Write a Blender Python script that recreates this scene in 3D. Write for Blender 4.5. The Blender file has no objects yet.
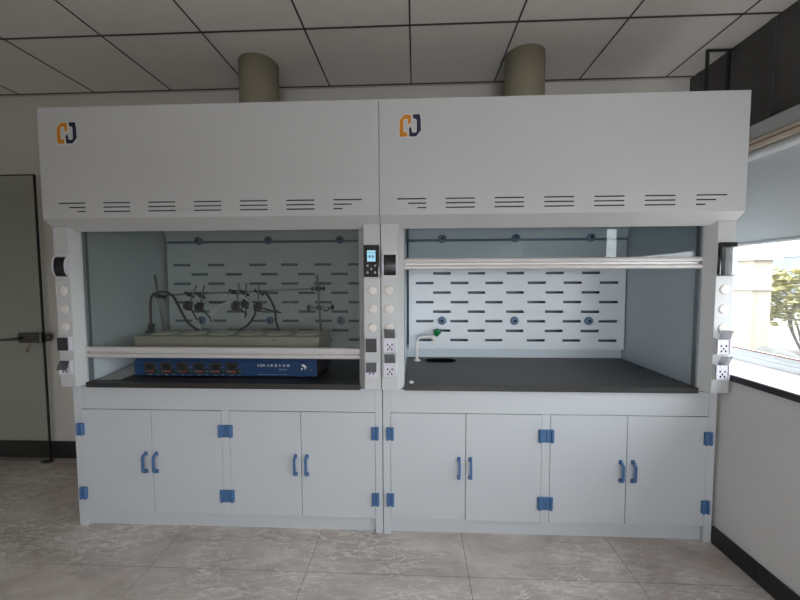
import bpy, bmesh, math, random
from mathutils import Vector, Matrix
random.seed(4)
scene = bpy.context.scene
COL = scene.collection
PI = math.pi

# ------------------------------------------------------------------ materials
def new_mat(name):
    m = bpy.data.materials.new(name); m.use_nodes = True
    nt = m.node_tree
    return m, nt, nt.nodes, nt.links, nt.nodes['Principled BSDF']

def mat(name, col, rough=.5, metal=0., spec=.5, var=.04, scale=6., bump=0., bscale=200., coat=0.):
    """plain surface with a little procedural tone variation"""
    m, nt, N, L, b = new_mat(name)
    b.inputs['Roughness'].default_value = rough
    b.inputs['Metallic'].default_value = metal
    b.inputs['Specular IOR Level'].default_value = spec
    b.inputs['Coat Weight'].default_value = coat
    tc = N.new('ShaderNodeTexCoord')
    nz = N.new('ShaderNodeTexNoise'); nz.inputs['Scale'].default_value = scale; nz.inputs['Detail'].default_value = 4
    L.new(tc.outputs['Object'], nz.inputs['Vector'])
    cr = N.new('ShaderNodeValToRGB')
    lo = [max(0, c * (1 - var)) for c in col]; hi = [min(1, c * (1 + var)) for c in col]
    cr.color_ramp.elements[0].color = (*lo, 1); cr.color_ramp.elements[1].color = (*hi, 1)
    cr.color_ramp.elements[0].position = .3; cr.color_ramp.elements[1].position = .7
    L.new(nz.outputs['Fac'], cr.inputs['Fac']); L.new(cr.outputs['Color'], b.inputs['Base Color'])
    if bump:
        n2 = N.new('ShaderNodeTexNoise'); n2.inputs['Scale'].default_value = bscale; n2.inputs['Detail'].default_value = 3
        L.new(tc.outputs['Object'], n2.inputs['Vector'])
        bp = N.new('ShaderNodeBump'); bp.inputs['Strength'].default_value = bump; bp.inputs['Distance'].default_value = .002
        L.new(n2.outputs['Fac'], bp.inputs['Height']); L.new(bp.outputs['Normal'], b.inputs['Normal'])
    return m

def glass_mat(name, tint, refl=1.0, rough=.0, haze=None):
    """thin pane: tinted see-through plus a Fresnel reflection"""
    m, nt, N, L, b = new_mat(name)
    out = N['Material Output']; N.remove(b)
    tr = N.new('ShaderNodeBsdfTransparent'); tr.inputs['Color'].default_value = (*tint, 1)
    gl = N.new('ShaderNodeBsdfGlossy'); gl.inputs['Roughness'].default_value = rough
    lw = N.new('ShaderNodeLayerWeight'); lw.inputs['Blend'].default_value = .5      # facing = 1 - |cos|
    pw = N.new('ShaderNodeMath'); pw.operation = 'POWER'; pw.inputs[1].default_value = 5
    L.new(lw.outputs['Facing'], pw.inputs[0])
    mu = N.new('ShaderNodeMath'); mu.operation = 'MULTIPLY_ADD'; mu.inputs[1].default_value = .96*refl; mu.inputs[2].default_value = .04*refl
    mu.use_clamp = True
    L.new(pw.outputs[0], mu.inputs[0])
    first = tr.outputs[0]
    if haze:
        df = N.new('ShaderNodeBsdfDiffuse'); df.inputs['Color'].default_value = (*haze[0], 1)
        m0 = N.new('ShaderNodeMixShader'); m0.inputs['Fac'].default_value = haze[1]
        L.new(tr.outputs[0], m0.inputs[1]); L.new(df.outputs[0], m0.inputs[2]); first = m0.outputs[0]
    mx = N.new('ShaderNodeMixShader')
    L.new(mu.outputs[0], mx.inputs['Fac']); L.new(first, mx.inputs[1]); L.new(gl.outputs[0], mx.inputs[2])
    L.new(mx.outputs[0], out.inputs['Surface'])
    return m

def emit_mat(name, col, strength):
    m, nt, N, L, b = new_mat(name)
    b.inputs['Base Color'].default_value = (*[c * .3 for c in col], 1)
    b.inputs['Emission Color'].default_value = (*col, 1); b.inputs['Emission Strength'].default_value = strength
    b.inputs['Roughness'].default_value = .2
    return m

def floor_mat():
    m, nt, N, L, b = new_mat('marble_floor_tile')
    tc = N.new('ShaderNodeTexCoord')
    def noise(rot, sc, loc, scale, det, rough, dist):
        mp = N.new('ShaderNodeMapping'); mp.inputs['Rotation'].default_value = (0, 0, rot)
        mp.inputs['Scale'].default_value = sc; mp.inputs['Location'].default_value = loc
        L.new(tc.outputs['Object'], mp.inputs['Vector'])
        nz = N.new('ShaderNodeTexNoise'); nz.inputs['Scale'].default_value = scale; nz.inputs['Detail'].default_value = det
        nz.inputs['Roughness'].default_value = rough; nz.inputs['Distortion'].default_value = dist
        L.new(mp.outputs[0], nz.inputs['Vector']); return nz
    def ramp(src, stops):
        cr = N.new('ShaderNodeValToRGB')
        while len(cr.color_ramp.elements) < len(stops): cr.color_ramp.elements.new(.5)
        for e, (p, c) in zip(cr.color_ramp.elements, stops):
            e.position = p; e.color = (*c, 1)
        L.new(src, cr.inputs['Fac']); return cr
    n1 = noise(.5, (1, 1.7, 1), (3, 1, 0), 3.4, 12, .68, .35)
    base = ramp(n1.outputs['Fac'], [(.34, (.45, .385, .34)), (.5, (.565, .497, .448)), (.66, (.67, .605, .555))])
    def veins(rot, sc, loc, scale, w):
        n2 = noise(rot, sc, loc, scale, 12, .66, .5)
        v1 = N.new('ShaderNodeMath'); v1.operation = 'SUBTRACT'; v1.inputs[1].default_value = .5
        v2 = N.new('ShaderNodeMath'); v2.operation = 'ABSOLUTE'
        L.new(n2.outputs['Fac'], v1.inputs[0]); L.new(v1.outputs[0], v2.inputs[0])
        return ramp(v2.outputs[0], [(0, (1, 1, 1)), (w*.4, (.6, .6, .6)), (w, (0, 0, 0))])
    va = veins(.75, (1, 4.5, 1), (0, 0, 0), 3.0, .018); vb = veins(-.5, (1, 3.2, 1), (5, 3, 0), 3.4, .016)
    n3 = noise(0, (1, 1, 1), (7, 2, 0), 2.3, 4, .5, 0)
    msk = ramp(n3.outputs['Fac'], [(.40, (.05, .05, .05)), (.62, (.85, .85, .85))])
    mx2 = N.new('ShaderNodeMath'); mx2.operation = 'MAXIMUM'; L.new(va.outputs[0], mx2.inputs[0]); L.new(vb.outputs[0], mx2.inputs[1])
    mm = N.new('ShaderNodeMath'); mm.operation = 'MULTIPLY'
    L.new(mx2.outputs[0], mm.inputs[0]); L.new(msk.outputs[0], mm.inputs[1])
    mix = N.new('ShaderNodeMixRGB'); mix.inputs['Color2'].default_value = (.92, .89, .86, 1)
    L.new(mm.outputs[0], mix.inputs['Fac']); L.new(base.outputs[0], mix.inputs['Color1'])
    L.new(mix.outputs[0], b.inputs['Base Color'])
    b.inputs['Roughness'].default_value = .24; b.inputs['Specular IOR Level'].default_value = .45
    return m

def blind_mat():
    m, nt, N, L, b = new_mat('roller_blind_fabric')
    b.inputs['Base Color'].default_value = (.62, .64, .65, 1); b.inputs['Roughness'].default_value = .85
    out = N['Material Output']
    tl = N.new('ShaderNodeBsdfTranslucent'); tl.inputs['Color'].default_value = (.55, .57, .58, 1)
    tc = N.new('ShaderNodeTexCoord'); nz = N.new('ShaderNodeTexNoise'); nz.inputs['Scale'].default_value = 3.5
    L.new(tc.outputs['Object'], nz.inputs['Vector'])
    mr = N.new('ShaderNodeMapRange'); mr.inputs['To Min'].default_value = BLIND_T * .85; mr.inputs['To Max'].default_value = BLIND_T * 1.15
    L.new(nz.outputs['Fac'], mr.inputs['Value'])
    mx = N.new('ShaderNodeMixShader'); L.new(mr.outputs[0], mx.inputs['Fac'])
    L.new(b.outputs[0], mx.inputs[1]); L.new(tl.outputs[0], mx.inputs[2]); L.new(mx.outputs[0], out.inputs['Surface'])
    return m
BLIND_T = .09

M = {}
M['hood'] = mat('white_coated_steel', (.545, .553, .56), .38, var=.015, scale=2.5)
M['vent_shade'] = mat('vent_cavity_shade', (.05, .052, .055), .7)
M['cab'] = mat('white_polypropylene', (.55, .572, .60), .42, var=.015, scale=2.)
M['liner'] = mat('pale_blue_liner_board', (.60, .675, .73), .33, var=.02, scale=3.)
M['plenum'] = mat('slot_shade_back_board', (.17, .225, .28), .5, var=.04, scale=3.)  # slate tone puts the shade seen through the baffle slots into the board
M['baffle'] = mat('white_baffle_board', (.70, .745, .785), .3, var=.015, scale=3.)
M['worktop'] = mat('black_resin_worktop', (.030, .029, .0285), .40, var=.15, scale=30, bump=.05)
M['blue'] = mat('blue_plastic', (.065, .15, .32), .35, var=.05, scale=30)
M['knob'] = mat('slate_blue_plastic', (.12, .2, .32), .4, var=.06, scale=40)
M['alu'] = mat('silver_grey_aluminium', (.66, .64, .63), .32, metal=.25, var=.03, scale=12)
M['track'] = mat('grey_track_aluminium', (.20, .22, .24), .45, metal=.3)
M['cap'] = mat('cream_plastic_cap', (.72, .675, .645), .45)
M['black'] = mat('black_plastic', (.012, .012, .013), .25, spec=.5, var=.1, scale=30)
M['matte'] = mat('matte_black_plastic', (.005, .005, .005), .9, spec=.1)
M['gloss_black'] = mat('glossy_black_panel', (.010, .010, .011), .04, spec=.9, var=.1, scale=30)
M['dark_grey'] = mat('dark_grey_plastic', (.03, .03, .033), .3, var=.08, scale=25)
M['lilac'] = mat('lilac_white_plastic', (.66, .64, .72), .35)
M['ltgrey'] = mat('light_grey_plastic', (.60, .60, .61), .4)
M['film'] = glass_mat('reflective_film', (.30, .29, .28), 4.)
M['screen'] = emit_mat('lit_blue_screen', (.35, .68, .85), .55)
M['glyph'] = mat('grey_print', (.45, .47, .48), .5)
M['screen_ink'] = mat('dark_blue_print', (.05, .12, .2), .5)
M['orange'] = mat('orange_print', (.62, .235, .008), .45)
M['navy'] = mat('navy_print', (.010, .014, .05), .45)
M['white'] = mat('white_print', (.86, .86, .84), .5)
M['sash'] = glass_mat('clear_sash_glass', (.80, .84, .845), 1.0)
M['sash_dim'] = glass_mat('grey_tinted_sash_glass', (.84, .86, .84), 1.0, haze=((.58, .58, .56), .02))
M['smoke'] = glass_mat('smoked_clear_plastic', (.45, .46, .48), 1.6, .05, haze=((.5, .52, .55), .12))
M['doorglass'] = glass_mat('grey_green_door_glass', (.86, .885, .865), .8)
M['winglass'] = glass_mat('window_glass', (.95, .96, .95), .8)
M['duct'] = mat('olive_beige_duct', (.265, .235, .165), .6, var=.05, scale=5)
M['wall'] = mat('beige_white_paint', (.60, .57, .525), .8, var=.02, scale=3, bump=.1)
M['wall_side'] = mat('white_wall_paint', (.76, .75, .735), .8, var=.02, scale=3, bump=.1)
M['ceil'] = mat('mineral_ceiling_tile', (.70, .67, .63), .85, var=.02, scale=8, bump=.12, bscale=300)
M['tbar'] = mat('dark_ceiling_grid', (.05, .05, .05), .6)
M['base'] = mat('black_skirting', (.018, .018, .02), .4, var=.15, scale=10)
M['darkpanel'] = mat('charcoal_panel', (.085, .082, .080), .65, var=.12, scale=4)
M['sill'] = mat('pinkish_white_stone', (.50, .455, .44), .35, var=.05, scale=25)
M['frame'] = mat('white_window_frame', (.72, .74, .76), .4)
M['red'] = mat('red_brown_seal', (.25, .11, .08), .6)
M['header'] = mat('grey_header', (.45, .45, .45), .55)
M['beigebar'] = mat('beige_rail', (.66, .57, .46), .5)
M['whitebar'] = mat('white_blind_bar', (.82, .83, .84), .4)
M['blind'] = blind_mat()
M['steel'] = mat('brushed_steel_rod', (.30, .28, .26), .35, metal=.6, var=.08, scale=30)
M['chrome'] = mat('dark_satin_metal', (.09, .085, .078), .35, metal=.6)
M['castiron'] = mat('black_clamp_metal', (.008, .008, .008), .45, var=.15, scale=40)
M['rubber'] = mat('black_cable_rubber', (.012, .012, .012), .5)
M['tube'] = mat('milky_tube', (.88, .89, .87), .35)
M['tank'] = mat('khaki_beige_enamel', (.46, .42, .34), .45, var=.03, scale=8)
M['devblue'] = mat('shade_deepened_blue_enamel', (.008, .042, .125), .4, var=.05, scale=8)  # blue deepened to take in the shade under the sash handle
M['well'] = mat('pale_well_rim', (.80, .76, .66), .5)
M['led'] = emit_mat('red_led', (1, .12, .06), .6)
M['green'] = mat('green_plastic', (.0, .17, .045), .4)
M['knobgreen'] = mat('dark_green_knob', (.006, .03, .02), .4)
M['tap'] = mat('white_coated_tap', (.80, .77, .73), .35)
M['paper'] = mat('white_paper', (.85, .85, .85), .8)
M['brass'] = mat('dull_brass', (.28, .2, .1), .4, metal=.7)
M['floor'] = floor_mat()
M['grout'] = mat('grey_grout', (.075, .07, .066), .8)
M['stone'] = mat('pale_paving', (.19, .172, .155), .9, var=.05, scale=.8)
M['cream'] = mat('cream_render_wall', (.29, .26, .215), .9, var=.04, scale=.8)
M['bluegrey'] = mat('blue_grey_cladding', (.21, .235, .28), .7, var=.12, scale=.5)
M['leaf'] = mat('yellow_green_leaves', (.30, .275, .11), .7, var=.5, scale=4)
M['rock'] = mat('grey_rock', (.09, .085, .08), .9, var=.35, scale=3)

# ------------------------------------------------------------------ mesh helpers (world coordinates)
def nb(): return bmesh.new()

def box(bm, x0, x1, y0, y1, z0, z1):
    v = [bm.verts.new(p) for p in ((x0,y0,z0),(x1,y0,z0),(x1,y1,z0),(x0,y1,z0),(x0,y0,z1),(x1,y0,z1),(x1,y1,z1),(x0,y1,z1))]
    for f in ((0,3,2,1),(4,5,6,7),(0,1,5,4),(1,2,6,5),(2,3,7,6),(3,0,4,7)):
        bm.faces.new([v[i] for i in f])
    return v

def obox(bm, c, size, R):
    hx, hy, hz = (s / 2 for s in size)
    vs = box(bm, -hx, hx, -hy, hy, -hz, hz)
    mt = Matrix.Translation(Vector(c)) @ R.to_4x4()
    bmesh.ops.transform(bm, matrix=mt, verts=vs)

def prism(bm, pts, axis, a, b):
    """polygon of 2D points extruded along an axis from a to b; pts are the other two coordinates in xyz order"""
    def P(p, t):
        if axis == 'x': return (t, p[0], p[1])
        if axis == 'y': return (p[0], t, p[1])
        return (p[0], p[1], t)
    A = [bm.verts.new(P(p, a)) for p in pts]; B = [bm.verts.new(P(p, b)) for p in pts]
    fs = [bm.faces.new(A), bm.faces.new(list(reversed(B)))]
    n = len(pts)
    for i in range(n):
        fs.append(bm.faces.new((A[i], B[i], B[(i + 1) % n], A[(i + 1) % n])))
    bmesh.ops.recalc_face_normals(bm, faces=fs)

def frame_of(d):
    d = d.normalized()
    up = Vector((0, 0, 1)) if abs(d.z) < .95 else Vector((1, 0, 0))
    a = d.cross(up).normalized(); return a, d.cross(a).normalized()

def smooth_path(pts, n=6):
    pts = [Vector(p) for p in pts]
    if len(pts) < 3: return pts
    out = []
    for i in range(len(pts) - 1):
        p0 = pts[max(i - 1, 0)]; p1 = pts[i]; p2 = pts[i + 1]; p3 = pts[min(i + 2, len(pts) - 1)]
        for k in range(n):
            t = k / n
            out.append(.5 * ((2*p1) + (p2-p0)*t + (2*p0-5*p1+4*p2-p3)*t*t + (3*p1-p0-3*p2+p3)*t**3))
    out.append(pts[-1]); return out

def tube(bm, pts, r, seg=10, smooth=True):
    pts = smooth_path(pts) if smooth else [Vector(p) for p in pts]
    rings = []
    a, b = frame_of(pts[1] - pts[0])
    for i, p in enumerate(pts):
        d = (pts[min(i + 1, len(pts) - 1)] - pts[max(i - 1, 0)]).normalized()
        a = (a - d * a.dot(d)).normalized(); b = d.cross(a)
        rr = r[i] if isinstance(r, (list, tuple)) else r
        rings.append([bm.verts.new(p + (a * math.cos(2*PI*k/seg) + b * math.sin(2*PI*k/seg)) * rr) for k in range(seg)])
    fs = []
    for R1, R2 in zip(rings, rings[1:]):
        for k in range(seg):
            fs.append(bm.faces.new((R1[k], R1[(k+1) % seg], R2[(k+1) % seg], R2[k])))
    for f in fs: f.smooth = True
    fs.append(bm.faces.new(list(reversed(rings[0])))); fs.append(bm.faces.new(rings[-1]))
    bmesh.ops.recalc_face_normals(bm, faces=fs)

def cyl(bm, p0, p1, r, seg=20, r2=None):
    tube(bm, [p0, p1], [r, r if r2 is None else r2], seg, False)

def lathe(bm, prof, c, axis='z', seg=28):
    """profile of (radius, height) turned about an axis through c"""
    rings = []
    for r, h in prof:
        ring = []
        for k in range(seg):
            t = 2 * PI * k / seg; u, w = r * math.cos(t), r * math.sin(t)
            p = {'z': (u, w, h), 'y': (u, h, w), 'x': (h, u, w)}[axis]
            ring.append(bm.verts.new((c[0]+p[0], c[1]+p[1], c[2]+p[2])))
        rings.append(ring)
    fs = []
    for A, B in zip(rings, rings[1:]):
        for k in range(seg):
            f = bm.faces.new((A[k], A[(k+1) % seg], B[(k+1) % seg], B[k])); f.smooth = True; fs.append(f)
    fs.append(bm.faces.new(rings[0])); fs.append(bm.faces.new(rings[-1]))
    bmesh.ops.recalc_face_normals(bm, faces=fs)

def holed_plate(bm, x0, x1, z0, z1, holes, y0, y1):
    """plate in the xz plane between y0 (front) and y1 (back) with rectangular holes"""
    xs = sorted({x0, x1, *[h[0] for h in holes], *[h[1] for h in holes]})
    zs = sorted({z0, z1, *[h[2] for h in holes], *[h[3] for h in holes]})
    V = {}
    def v(x, y, z):
        k = (round(x, 5), round(y, 5), round(z, 5))
        if k not in V: V[k] = bm.verts.new(k)
        return V[k]
    solid = {}
    for i in range(len(xs) - 1):
        for j in range(len(zs) - 1):
            cx, cz = (xs[i]+xs[i+1])/2, (zs[j]+zs[j+1])/2
            solid[i, j] = not any(h[0] < cx < h[1] and h[2] < cz < h[3] for h in holes)
    for (i, j), s in solid.items():
        if not s: continue
        a, b, c, d = xs[i], xs[i+1], zs[j], zs[j+1]
        bm.faces.new((v(a,y0,c), v(b,y0,c), v(b,y0,d), v(a,y0,d)))
        bm.faces.new((v(a,y1,c), v(a,y1,d), v(b,y1,d), v(b,y1,c)))
        for (di, dj, e) in ((-1,0,((a,c),(a,d))), (1,0,((b,d),(b,c))), (0,-1,((b,c),(a,c))), (0,1,((a,d),(b,d)))):
            if not solid.get((i+di, j+dj), False):
                (p, q), (r, s2) = e
                bm.faces.new((v(p,y0,q), v(r,y0,s2), v(r,y1,s2), v(p,y1,q)))

# ------------------------------------------------------------------ object helpers
WLOC = {}
def obj(name, bm, m, parent=None, bevel=0., origin=None, seg=2):
    me = bpy.data.meshes.new(name)
    org = Vector(origin) if origin is not None else (WLOC[parent.name] if parent else Vector((0, 0, 0)))
    if parent: pl = WLOC[parent.name]
    bmesh.ops.translate(bm, verts=bm.verts, vec=-org)
    bm.to_mesh(me); bm.free()
    ms = m if isinstance(m, (list, tuple)) else [m]
    for k in ms: me.materials.append(k)
    o = bpy.data.objects.new(name, me); COL.objects.link(o)
    WLOC[o.name] = org
    if parent:
        o.parent = parent; o.location = org - pl
    else:
        o.location = org
    if bevel:
        b = o.modifiers.new('bevel', 'BEVEL'); b.width = bevel; b.segments = seg; b.limit_method = 'ANGLE'
        b.angle_limit = math.radians(40)
    return o

def tag(o, label, cat, group=None):
    o['label'] = label; o['category'] = cat
    if group: o['group'] = group
    return o

def thing(name, loc, label, cat, group=None):
    o = bpy.data.objects.new(name, None); COL.objects.link(o); o.location = loc
    o.empty_display_size = .1
    WLOC[o.name] = Vector(loc)
    return tag(o, label, cat, group)

def struct(name, bm, m, parent=None, bevel=0., origin=None):
    o = obj(name, bm, m, parent, bevel, origin)
    if not parent: o['kind'] = 'structure'
    return o

def bx(*a):
    bm = nb(); box(bm, *a); return bm

# ================================================================== THE ROOM
XL, XR, YB, YF, ZC = -3.2, 3.95, .78, -5.2, 2.872
WX = 3.612                                        # inner face of the low window wall

# floor: tiles 0.8 m, grout in between
bm = nb()
gx = [XL] + [x for x in [.642 + .8*k for k in range(-5, 5)] if XL < x < XR] + [XR]
gy = [YF] + [y for y in [-.281 + .8*k for k in range(-7, 3)] if YF < y < YB+.1] + [YB + .1]
for i in range(len(gx) - 1):
    for j in range(len(gy) - 1):
        box(bm, gx[i]+.0013, gx[i+1]-.0013, gy[j]+.0013, gy[j+1]-.0013, -.05, 0)
n = len(bm.faces)
box(bm, XL, XR, YF, YB+.1, -.06, -.0012)
bm.faces.ensure_lookup_table()
for f in bm.faces[n:]: f.material_index = 1
struct('floor', bm, [M['floor'], M['grout']])

# ceiling: tiles in a dark grid
bm = nb()
cx = [XL] + [x for x in [.154 + .6*k for k in range(-7, 8)] if XL+.05 < x < XR-.02] + [XR]
cy = [YF] + [y for y in [.137 + .6*k for k in range(-9, 1)] if YF+.05 < y] + [.74]
for i in range(len(cx) - 1):
    for j in range(len(cy) - 1):
        y0, y1 = cy[j], cy[j+1]
        cut = [(y0, y1)]
        if j == len(cy)-2 and (abs(cx[i]-.754) < .01 or abs(cx[i]-2.554) < .01): cut = [(y0, .475), (.475, y1)]
        for q, (a, b) in enumerate(cut):
            g0 = .001; g1 = .001
            box(bm, cx[i]+.001, cx[i+1]-.001, a+g0, b-g1, ZC, ZC+.02)
n = len(bm.faces)
box(bm, XL, XR, YF, .752, ZC+.008, ZC+.05)
for x in cx[1:-1]: box(bm, x-.0045, x+.0045, YF, .74, ZC-.003, ZC+.009)
for y in cy[1:]: box(bm, XL, XR, y-.0055, y+.0055, ZC-.0035, ZC+.009)
bm.faces.ensure_lookup_table()
for f in bm.faces[n:]: f.material_index = 1
struct('ceiling', bm, [M['ceil'], M['tbar']])

struct('wall_back', bx(XL, XR+.1, YB, YB+.12, 0, 3.0), M['wall'])
bm = bx(XL, XR, .735, YB, ZC+.002, ZC+.03); struct('trim_1', bm, M['wall'])
struct('wall_left', bx(XL-.12, XL, YF, YB+.12, 0, 3.0), M['wall'])
# thick low wall below the window on the right, and what frames the window above
struct('wall_right', bx(WX, XR+.12, YF, YB, 0, .925), M['wall_side'])
bm = bx(XR+.0, XR+.06, YF, YB, 2.30, 3.0); struct('trim_6', bm, M['darkpanel'])
bm = nb()
for y in (.70, .18, -.42, -1.02, -1.62, -2.3, -3.0, -3.7, -4.4): box(bm, XR-.006, XR+.001, y-.02, y+.02, 2.30, ZC)
struct('trim_2', bm, M['darkpanel'])
# wall behind the camera; its wide opening is added to light the hood fronts
bm = nb()
box(bm, XL, 1.5, YF-.12, YF, 0, 3.0); box(bm, 1.5, XR+.12, YF-.12, YF, 0, .35); box(bm, 1.5, XR+.12, YF-.12, YF, 1.75, 3.0); box(bm, 3.8, XR+.12, YF-.12, YF, .35, 1.75)
struct('wall_front', bm, M['wall_side'])
bm = nb()
for x in (1.5, 2.62, 3.74): box(bm, x, x+.06, YF-.08, YF-.02, .35, 1.75)
for z in (.35, 1.69): box(bm, 1.5, 3.8, YF-.08, YF-.02, z, z+.06)
struct('added_window_2', bm, M['frame'])  # frame of the added, unseen opening for frontal daylight

# skirting
def struct_named(name, b, m): return struct(name, b, m, bevel=.002)
struct_named('baseboard_back', bx(-3.2, 3.6, YB-.012, YB, 0, .14), M['base'])
bm = nb()
ys = [.0, -.255, -1.06, -1.86, -2.66, -3.46, -4.26, YF]
for a, b in zip(ys, ys[1:]): box(bm, WX-.011, WX, b+.0015, a-.0015, 0, .098)
struct_named('baseboard_right', bm, M['base'])

# the long window on the right: sill, frame, glass
bm = nb(); box(bm, WX-.012, XR+.12, YF, YB, .930, .955)
w1 = bm
win = struct('window_1', bx(XR-.02, XR+.05, YF, YB, .955, .985), M['frame'])
o = obj('window_sill', w1, M['sill'], win, .003)
obj('sill_edge', bx(WX-.016, WX-.0125, YF, YB, .921, .951), M['base'], win)
bm = nb()
box(bm, XR-.005, XR+.05, YF, YB, .985, 1.003)
prism(bm, [(XR+.005, 1.003), (XR+.05, 1.003), (XR+.05, 1.02), (XR+.015, 1.02)], 'y', YF, YB)
box(bm, XR+.0, XR+.05, YF, YB, 2.24, 2.31)
for y in (YB-.05, -.62, -2.02, -3.42, -4.82): box(bm, XR+.005, XR+.05, y-.025, y+.025, 1.02, 2.24)
obj('window_frame', bm, M['frame'], win, .002)
obj('seal', bx(XR+.002, XR+.012, YF, YB, 1.020, 1.026), M['red'], win)
obj('glass_pane', bx(XR+.028, XR+.032, YF, YB, 1.02, 2.24), M['winglass'], win)

# header, beige rail over the blinds
struct('trim_3', bx(XR-.075, XR+.0, YF, YB, 2.225, 2.305), M['header'], bevel=.004)
bm = nb(); box(bm, XR-.08, XR-.002, YF, YB, 2.165, 2.222)
struct('trim_4', bm, M['beigebar'], bevel=.006)
# thin painted strip in the rail
struct('trim_5', bx(XR-.083, XR-.0805, YF, YB, 2.192, 2.198), M['red'])

def blind(y0, y1, zb, label):
    b = thing('roller_blind', (XR-.055, (y0+y1)/2, 2.165), label, 'blind', 'roller blinds at the long window')
    bm = nb(); prof = []
    cyl(bm, (XR-.055, y0, 2.140), (XR-.055, y1, 2.140), .024, 24)
    obj('roller_tube', bm, M['whitebar'], b)
    bm = nb()
    box(bm, XR-.037, XR-.0355, y0+.01, y1-.01, zb+.02, 2.142)
    obj('blind_fabric', bm, M['blind'], b)
    bm = nb(); cyl(bm, (XR-.036, y0+.008, zb+.011), (XR-.036, y1-.008, zb+.011), .011, 14)
    obj('bottom_bar', bm, M['ltgrey'], b)
    return b
blind(-1.59, .76, 1.635, 'pale grey roller blind half lowered in the window right of the hoods')
blind(-4.60, -1.75, 1.635, 'pale grey roller blind farther along the window, near the camera side')

# black square-tube frame between hood and window
cf = thing('steel_tube_frame', (3.80, .433, .955), 'thin black square tube frame rising behind the right hood to the ceiling', 'pipe')
obj('tube_post', bx(3.793, 3.807, .426, .440, .955, 2.866), M['castiron'], cf)
obj('tube_post', bx(3.922, 3.936, .426, .440, 2.3055, 2.853), M['castiron'], cf)
obj('tube_bar', bx(3.807, 3.949, .427, .439, 2.853, 2.866), M['castiron'], cf)

# glass door on the left, open against the back wall
d1 = bpy.data.objects.new('door_1', None); COL.objects.link(d1); d1.location = (-1.367, .70, 0); WLOC['door_1'] = Vector((-1.367, .70, 0)); d1['kind'] = 'structure'
obj('door_glass', bx(-1.827, -0.924, .695, .705, .012, 2.250), M['doorglass'], d1)
bm = nb(); box(bm, -0.924, -0.915, .693, .707, .012, 2.256); box(bm, -1.827, -0.924, .694, .706, 2.250, 2.256)
obj('edge_seal', bm, M['black'], d1)
bm = nb(); box(bm, -1.107, -0.919, .672, .694, .962, 1.042)
lk = obj('lock_case', bm, M['chrome'], d1, .012, seg=3)
bm = nb(); lathe(bm, [(.001, .0), (.03, .0), (.034, .006), (.034, .03), (.03, .036), (.001, .036)], (-0.917, .706, 1.0), 'y', 24)
obj('lock_rosette', bm, M['chrome'], lk)
bm = nb(); tube(bm, [(-1.067, .672, 1.0), (-1.067, .640, 1.0), (-1.087, .634, .998), (-1.212, .634, .993)], .011, 12, False)
obj('door_lever', bm, M['chrome'], lk)
obj('floor_pivot', bx(-0.987, -0.912, .680, .720, .0, .012), M['chrome'], d1, .003)
ky = thing('key', (-1.002, .668, .962), 'small brass key hanging from the lock of the glass door', 'key')
bm = nb(); tube(bm, [(-0.997, .668, .958), (-1.002, .664, .94), (-1.012, .664, .925)], .006, 8)
lathe(bm, [(.001, -.003), (.013, -.003), (.013, .003), (.001, .003)], (-1.017, .663, .908), 'y', 16)
obj('key_blade', bm, M['brass'], ky)

# ================================================================== FUME HOODS
ZB = .838      # top of the base cabinets
ZW = .868      # worktop surface
def base_cabinet(hx, label):
    root = thing('base_cabinet', (hx+.9, .375, 0), label, 'cabinet', 'base cabinets under the fume hoods')
    X = lambda x: hx + x
    bm = nb()
    box(bm, X(.002), X(.044), 0, .75, 0, ZB); box(bm, X(1.7575), X(1.798), 0, .75, 0, ZB)     # sides with legs
    box(bm, X(.044), X(1.7575), .0025, .75, .704, ZB)                                         # top rail and top
    box(bm, X(.877), X(.923), .0, .73, .088, .704)                                         # middle stile
    box(bm, X(.05), X(1.75), .73, .75, .06, .704)
    obj('carcass', bm, M['cab'], root, .0015)
    obj('plinth', bx(X(.044), X(1.7575), .026, .044, 0, .086), M['cab'], root)
    for k, (a, b, hinge, hand) in enumerate(((.0455, .4605, 'L', .425), (.4635, .8755, 'R', .488), (.9245, 1.3335, 'L', 1.303), (1.3365, 1.7560, 'R', 1.368))):
        d = obj('door', bx(X(a), X(b), -.001, .017, .092, .7015), M['cab'], root, .0015)
        h = nb()
        zc = [.330, .342, .362, .425, .445, .457]
        # bow handle: a flat bar bent out from the door at both ends
        pts = [(-.001, .336), (-.020, .337), (-.036, .352), (-.036, .436), (-.020, .451), (-.001, .452)]
        inn = [(-.001, .349), (-.016, .350), (-.026, .359), (-.026, .429), (-.016, .438), (-.001, .439)]
        prism(h, pts + inn[::-1], 'x', X(hand)-.0065, X(hand)+.0065)
        box(h, X(hand)-.010, X(hand)+.010, -.004, -.001, .330, .354); box(h, X(hand)-.010, X(hand)+.010, -.004, -.001, .434, .458)
        obj('door_handle', h, M['blue'], d, .003)
        for z in (.204, .586):
            g = nb(); hxc = X(a)-.004 if hinge == 'L' else X(b)+.001
            if k in (1, 2): hxc = X(.8785) if k == 1 else X(.9215)
            box(g, hxc-.021, hxc+.021, -.010, .0015, z-.035, z+.035)
            for dx in (-.013, .013) if k in (0, 3) else ((-.010,) if k == 1 else (.010,)):
                cyl(g, (hxc+dx, -.011, z-.036), (hxc+dx, -.011, z+.036), .007, 12)
            obj('hinge', g, M['blue'], d, .0015)
    return root

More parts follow.
